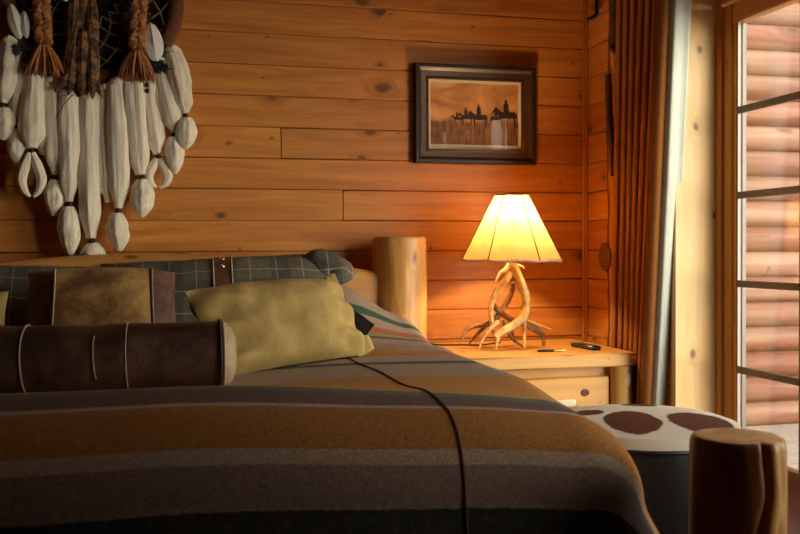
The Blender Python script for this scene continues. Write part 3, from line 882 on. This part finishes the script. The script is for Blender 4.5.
ringp = [[V((DKX+HR*f*math.cos(2*PI*(i+.5*j)/N), DY, DKZ+HR*f*math.sin(2*PI*(i+.5*j)/N))) for i in range(N)] for j, f in enumerate((.93, .82, .71, .60, .49, .38, .27))]
for j in range(len(ringp)-1):
    for i in range(N):
        mb.tube([ringp[j][i], ringp[j+1][i]],   .0032, 5, 1); mb.tube([ringp[j][i], ringp[j+1][(i-1) % N]], .0032, 5, 1)
mb.build('web', M['net'], dc)
def spindle(mb, top, bot, r, seed, ridge=.028, n=26, steps=22, shape='hank'):
    """a bundle of yarn from top to bot"""
    top, bot = V(top), V(bot); ax = bot-top
    pts, rad = [], []
    for i in range(steps+1):
        t = i/steps
        if shape == 'hank':
            w = 1.12 + .18*math.sin(t*PI)
            w *= (1 - .55*sstep(.82, 1.0, t)); w *= .9+.1*math.sin(t*5+seed)
        elif shape == 'puff': w = 1.06*max(.10, math.sin(PI*min(1, (.10+.87*t)))**.68)
        elif shape == 'flare': w = .45 + .65*t
        pts.append(top + ax*t + V((.004*math.sin(3*t+seed), 0, 0))); rad.append(r*w)
    ph = seed*3
    def fn(t, a): return 1 + ridge*math.sin(a*6+ph) + ridge*.8*math.sin(a*11+ph*2+t*1.5) + .16*noise.noise(V((seed*3+math.sin(a)*1.2, math.cos(a)*1.2, t*4))) + .05*noise.noise(V((seed+math.sin(a)*4, math.cos(a)*4, t*14)))
    mb.tube(pts, rad, n*2, 1, fn)
TAS = [ # x, top y, tie y, puff bottom y, radius px, drift to x, depth
 (14, 42, 108, 142, 9.5, 7, -.008), (23, 66, 128, 166, 8, 20, .010), (38, 72, 152, 199, 10.5, 33, -.012), (53, 78, 178, 217, 8.5, 54, .008),
 (68, 92, 205, 257, 9, 69, -.010), (88, 94, 242, 268, 10, 90, -.004), (104, 84, 205, 0, 8, 106, .012), (116, 78, 211, 252, 9.5, 116, -.012), (131, 74, 176, 217, 10.5, 139, -.010),
 (147, 72, 154, 187, 9, 156, .004), (160, 55, 131, 171, 8.5, 172, .0), (172, 42, 111, 146, 9.5, 184, -.012),
 (48, 84, 158, 0, 8, 45, .014), (96, 86, 196, 0, 8, 98, .014), (124, 84, 168, 0, 8, 126, .014), (154, 70, 130, 0, 8, 158, .014)]
for i, (x, y0, y1, y2, r, x2, dz) in enumerate(TAS):
    rr = r*.003885
    mb = MB()
    # looped knot at the hoop, then the hank
    mb.tube([dp(x-r*.75, y0+4, dz-.012), dp(x, y0+1, dz-.030), dp(x+r*.75, y0+4, dz-.012)], [.012, .019, .012], 14, 4)
    spindle(mb, dp(x, y0+5, dz-.008), dp(x2, y1-3, dz-.012), rr, i*1.7+.3)
    tz = mb.build('tassel', M['yarn'], dc)
    if y2:
        mb = MB(); mb.sphere(dp(x2, y1, dz-.014), .0125, 12, 8, (1, 1, .8)); q = mb.build('bead', M['bead'], tz); q['label'] = 'dark bead'
        mb = MB()
        if i in (2, 9):           # the split ends
            for sgn in (-1, 1):
                pts = [dp(x2+sgn*a, y1+2+(y2-y1-3)*b, dz-.012) for a, b in ((1, .0), (6.0, .3), (9.5, .6), (7, .85), (1.5, 1.0))]
                mb.tube(pts, [.012, .020, .020, .014, .005], 16, 4, lambda t, a, s=sgn: 1+.06*math.sin(a*6+s))
        else:
            spindle(mb, dp(x2, y1+2, dz-.013), dp(x2+(1 if x2 < 90 else -1)*0, y2, dz-.013), rr*1.12, i*2.3+1, shape='puff')
        mb.build('puff', M['yarn'], tz)
def braid(px, y0, y1, tx, name='braid'):
    mb = MB()
    top, bot = dp(px, y0, -.055), dp(tx, y1, -.055)
    for k in range(3):
        pts = []
        for i in range(61):
            t = i/60; w = t*6*2*PI + 2*PI*k/3
            pts.append(top + (bot-top)*t + V((.019*math.sin(w), .011*math.sin(2*w), 0)))
        mb.tube(pts, .0165, 10, 1, lambda t, a: 1+.06*math.sin(a*5+t*60))
    b = mb.build(name, M['braid'], dc)
    mb = MB(); mb.tube([bot+V((0,0,.008)), bot-V((0,0,.010))], .022, 12, 1); mb.build('wrap', M['suede_hoop'], b)
    mb = MB()
    for i in range(95):
        a = random.uniform(0, 2*PI); q = random.random()**.5; L = random.uniform(.10, .135)
        ex = V((math.cos(a)*q*.062, math.sin(a)*q*.040-.004, -L))
        s = bot + V((math.cos(a)*.012*q, math.sin(a)*.012*q, -.004))
        mb.tube([s, s+ex*.5+V((math.cos(a)*.008, 0, 0)), s+ex], [.006, .0062, .0022], 6, 3)
    mb.build('tuft', M['braid'], b)
braid(43, -60, 45, 47); braid(143, -60, 46, 136)
def feather(mb, base, tip, w, bow=.01, n=12):
    base, tip = V(base), V(tip); ax = tip-base; side = ax.cross(V((0, 1, 0))).normalized()
    def f(u, v):
        p = base + ax*v + V((0, -bow*math.sin(v*PI), 0))
        ww = w*math.sin(PI*min(1, .06+.94*v))**.6*(1-.25*v)
        k = 2*u-1
        return p + side*ww*k + V((0, .35*ww*abs(k), 0)) + V((0, 0, -abs(k)*ww*.5)) 
    mb.grid(f, 6, n)
    mb.tube([base, base+ax*.5+V((0, -bow-.0015, 0)), tip], [.002, .0015, .0006], 5, 4)
def feather_part(base, tip, w, m, lab=None, bow=.01):
    mb = MB(); feather(mb, base, tip, w, bow); o = mb.build('feather', m, dc); o.modifiers.new('thickness', 'SOLIDIFY').thickness = .0015
    if lab: o['label'] = lab
for (x0, y0, x1, y1, w, dy) in ((84,-45,82,34,.034,-.045), (78,-20,72,60,.030,-.050), (92,-10,94,62,.030,-.048), (80,18,64,88,.030,-.056), (90,20,97,84,.030,-.058), (84,28,82,98,.032,-.064), (76,40,70,97,.026,-.062), (92,46,93,100,.024,-.066), (80,60,56,94,.022,-.060), (88,62,104,99,.018,-.060)):
    feather_part(dp(x0, y0, dy), dp(x1, y1, dy), w, M['feather_brown'], 'mottled brown feather')
for (x0, y0, x1, y1, w) in ((16, 8, 25, 43, .030), (28, 14, 31, 42, .020), (150, 18, 155, 58, .046), (66, -25, 68, 3, .024), (60, -30, 58, 2, .018)):
    feather_part(dp(x0, y0, -.045), dp(x1, y1, -.055), w, M['feather_white'], 'white feather')
for (cx, cy) in ((25, 52), (152, 65), (160, 62), (70, 84)):
    mb = MB()
    for i in range(34):
        a = random.uniform(0, 2*PI); L = random.uniform(.016, .036)
        s = dp(cx, cy, -.052); e = s + V((math.cos(a)*L*1.2, random.uniform(-.018, .006), math.sin(a)*L*.9-.004))
        mb.tube([s, e], [.006, .0015], 5, 1)
    q = mb.build('fluff', M['feather_black'], dc); q['label'] = 'black down tuft'
for (x, y) in ((148, 9), (149, 14), (146, 82), (146, 88), (130, 87)):
    mb = MB(); mb.sphere(dp(x, y, -.05), .010, 10, 7); mb.build('bead', M['bead'], dc)
mb = MB(); mb.tube([dp(74, 96, -.072), dp(66, 106, -.074), dp(57, 121, -.070)], [.0022, .0018, .001], 6, 3); mb.build('quill', M['darkcord'], dc)

# ------------------------------------------------------------------ curtain, live edge board, branch, hook
CT, CB = 2.36, .03
cu = thing('curtain', 'russet pleated curtain with pale lining hanging beside the glazed door', 'curtain', (1.86, -.62, 0))
def cpath(s, z):
    """s 0..1 along the curtain from the corner towards the viewer"""
    k = (z-CB)/(CT-CB)
    y = -.337 - .055*k - s*(.325 + .165*k)
    ph = 2*PI*(6.3*s + 1.7*s*s) + .35*math.sin(z*1.1) + .2
    amp = (.032 + .014*sstep(.74, .92, s))*(1-.8*sstep(.95, 1.0, s))
    x = 1.8565 - .022*sstep(.74, .92, s) + amp*math.tanh(1.6*math.sin(ph))/.92
    y += .010*math.sin(2*ph) + .008*math.sin(z*2.2+s*9)*.6
    return V((x, y, z))
mb = MB(); mb.grid(lambda u, v: cpath(u, CB+(CT-CB)*v), 190, 40)
o = mb.build('drape', M['curtain'], cu, angle=180); o.modifiers.new('thickness', 'SOLIDIFY').thickness = .003
mb = MB()
def lin(u, v):
    z = CB+(CT-CB)*v; p = cpath(1.0, z); k = v
    w = .098
    x = p.x - .012 + w*u*.92; y = p.y - .034*sstep(0, .16, u) + .030*u + .006*math.sin(u*8+z*1.5)*u
    return V((x, y, z))
mb.grid(lin, 16, 40)
o = mb.build('lining', M['lining'], cu, angle=180); o['label'] = 'pale blue-grey lining edge'; o.modifiers.new('thickness', 'SOLIDIFY').thickness = .003
t = thing('curtain_rod', 'rough branch curtain rod carrying the russet curtain', 'curtain rod', (1.85, -1.2, CT+.02))
mb = MB(); mb.tube([(1.85, -.10, CT+.02), (1.845, -.6, CT+.025), (1.85, -1.3, CT+.02), (1.85, -2.3, CT+.02)], [.018, .020, .019, .017], 12, 5, lambda t_, a: 1+.08*noise.noise(V((t_*30, math.cos(a), math.sin(a))))); mb.build('branch', M['stick'], t)
# live edge slab on the right wall
mb = MB()
def edge(z): return -.262 + .022*noise.noise(V((z*2.1, 3, 0))) + .012*noise.noise(V((z*7, 5, 0))) - .02*sstep(1.7, 2.1, z)
NS = 60
def slab(u, v):
    z = .02 + 2.5*v
    e = edge(z)
    sec = [(XW-.001, e-.0), (XW-.020, e-.004), (XW-.027, e-.014), (XW-.027, -.325), (XW-.001, -.325)]
    x, y = sec[int(round(u*4))]
    return V((x, y, z))
mb.grid(slab, 4, NS)
le = tag(mb.build('live_edge_board', M['casing'] if False else M['trim_z'], None, origin=(XW-.014, -.30, .02)), 'live edged pine board fixed upright on the wall behind the curtain', 'board')
mb = MB(); mb.tube([(XW-.016, edge(.02+2.5*i/50)+.002, .02+2.5*i/50) for i in range(51)], .011, 8, 1, lambda t_, a: 1+.35*noise.noise(V((t_*60, math.cos(a), math.sin(a))))); mb.build('bark_edge', M['bark'], le)
mb = MB()
mb.tube([(XW-.028, -.246, 1.035), (XW-.034, -.246, 1.035)], .054, 28, 1, lambda t_, a: 1+.08*noise.noise(V((math.cos(a)*1.5, math.sin(a)*1.5, 2))))
for v_ in mb.v:
    v_.z = 1.035 + (v_.z-1.035)*1.15
q = mb.build('branch_burl', M['burl'], le); q['label'] = 'dark round branch scar'
t = thing('branch_stick', 'dark crooked branch hanging upright on the wall left of the curtain', 'branch', (XW-.05, -.27, 1.46))
mb = MB(); mb.tube([(XW-.0415, -.295, 1.82), (XW-.0415, -.300, 1.72), (XW-.0415, -.302, 1.65), (XW-.0415, -.320, 1.56), (XW-.0415, -.330, 1.48), (XW-.0415, -.335, 1.38)], [.012, .014, .013, .014, .012, .008], 10, 5, lambda t_, a: 1+.12*noise.noise(V((t_*20, math.cos(a), math.sin(a)))))
mb.build('stem', M['stick'], t)
mb = MB(); mb.tube([(XW-.05, -.300, 1.95), (XW-.045, -.32, 1.92), (XW-.046, -.36, 1.88)], [.004, .016, .006], 10, 4); mb.tube([(XW-.045, -.32, 1.92), (XW-.045, -.325, 2.02), (XW-.045, -.34, 2.20)], [.010, .018, .020], 10, 4)
for v_ in mb.v: v_.y -= .03
t2 = tag(mb.build('branch_stub', M['stick'], None, origin=(XW-.045, -.28, 1.86)), 'forked branch stub high on the wall beside the curtain top', 'branch')
mb = MB(); mb.tube([(XW-.002, -.165, 2.27), (XW-.03, -.17, 2.25), (XW-.034, -.172, 2.15), (XW-.03, -.165, 2.112), (XW-.03, -.125, 2.104), (XW-.03, -.075, 2.108)], [.007, .007, .008, .010, .009, .006], 8, 5)
tag(mb.build('iron_hook', M['iron'], None, origin=(XW-.03, -.12, 2.11)), 'black iron hook high in the room corner', 'hook')

# ------------------------------------------------------------------ stool
OX, OY, OR, OZ = 1.400, -1.430, .285, .545
ot = thing('cowhide_stool', 'round black leather stool with brown and white cowhide top', 'stool', (OX, OY, 0))
mb = MB(); mb.lathe([(OR*.97, .0), (OR*.985, .02), (OR, .2), (OR, OZ-.06), (OR*.99, OZ-.035)], (OX, OY, 0), 64); mb.build('body', M['black_leather'], ot)
mb = MB(); mb.tube([(OX+(OR+.001)*math.cos(2*PI*i/72), OY+(OR+.001)*math.sin(2*PI*i/72), OZ-.032) for i in range(73)], .006, 8, 1, cap=False); mb.build('piping', M['black_leather'], ot)
M['cowhide'] = cowhide([(-.046, -.107, .084, .150), (.150, -.088, .097, .140), (-.155, .03, .045, .05), (.02, .20, .06, .05)])
mb = MB(); mb.lathe([(OR*1.0, OZ-.030), (OR*.995, OZ-.012), (OR*.97, OZ+.004), (OR*.85, OZ+.016), (OR*.5, OZ+.025), (.003, OZ+.028)], (OX, OY, 0), 64); mb.build('cushion_top', M['cowhide'], ot)

# ------------------------------------------------------------------ light
w = bpy.data.worlds.new('world'); sc.world = w; w.use_nodes = True
nt = w.node_tree; bg = nt.nodes['Background']; bg.inputs[0].default_value = (.93, .96, 1.0, 1); bg.inputs[1].default_value = 1.6
def light(name, typ, loc, energy, color=(1,1,1), rot=(0,0,0), **kw):
    l = bpy.data.lights.new(name, typ); l.energy = energy; l.color = color
    for k, v in kw.items(): setattr(l, k, v)
    o = bpy.data.objects.new(name, l); COL.objects.link(o); o.location = loc; o.rotation_euler = rot; return o
def aim(d): return V(d).to_track_quat('-Z', 'Y').to_euler()
light('sun', 'SUN', (6, -5, 5), 8.5, (1.0, .90, .74), aim((-1.0, 1.0, -.32)), angle=tl(60))

# ------------------------------------------------------------------ camera
yaw, pit, roll = math.radians(14.1), math.radians(-1.04), math.radians(.27)
cam = bpy.data.cameras.new('camera'); co = bpy.data.objects.new('camera', cam); COL.objects.link(co); sc.camera = co
cam.sensor_width = 36; cam.lens = 940/800*36
fw = V((math.sin(yaw)*math.cos(pit), math.cos(yaw)*math.cos(pit), math.sin(pit)))
r = V((math.cos(yaw), -math.sin(yaw), 0)); u = r.cross(fw)
r2 = r*math.cos(roll) - u*math.sin(roll); u2 = u*math.cos(roll) + r*math.sin(roll)
co.matrix_world = Matrix(((r2.x, u2.x, -fw.x, 0), (r2.y, u2.y, -fw.y, -4.0), (r2.z, u2.z, -fw.z, 1.07), (0, 0, 0, 1)))
cam.clip_start = .05
cam.dof.use_dof = True; cam.dof.focus_distance = 3.4; cam.dof.aperture_fstop = 5.0

vs = sc.view_settings
sc.display_settings.display_device = 'sRGB'
vs.view_transform = 'Standard'; vs.look = 'None'; vs.exposure = 0.18; vs.gamma = 1.0; vs.use_curve_mapping = False
sc.cycles.use_denoising = True
sc.cycles.max_bounces = 8; sc.cycles.transparent_max_bounces = 12
sc.cycles.sample_clamp_indirect = 6.0
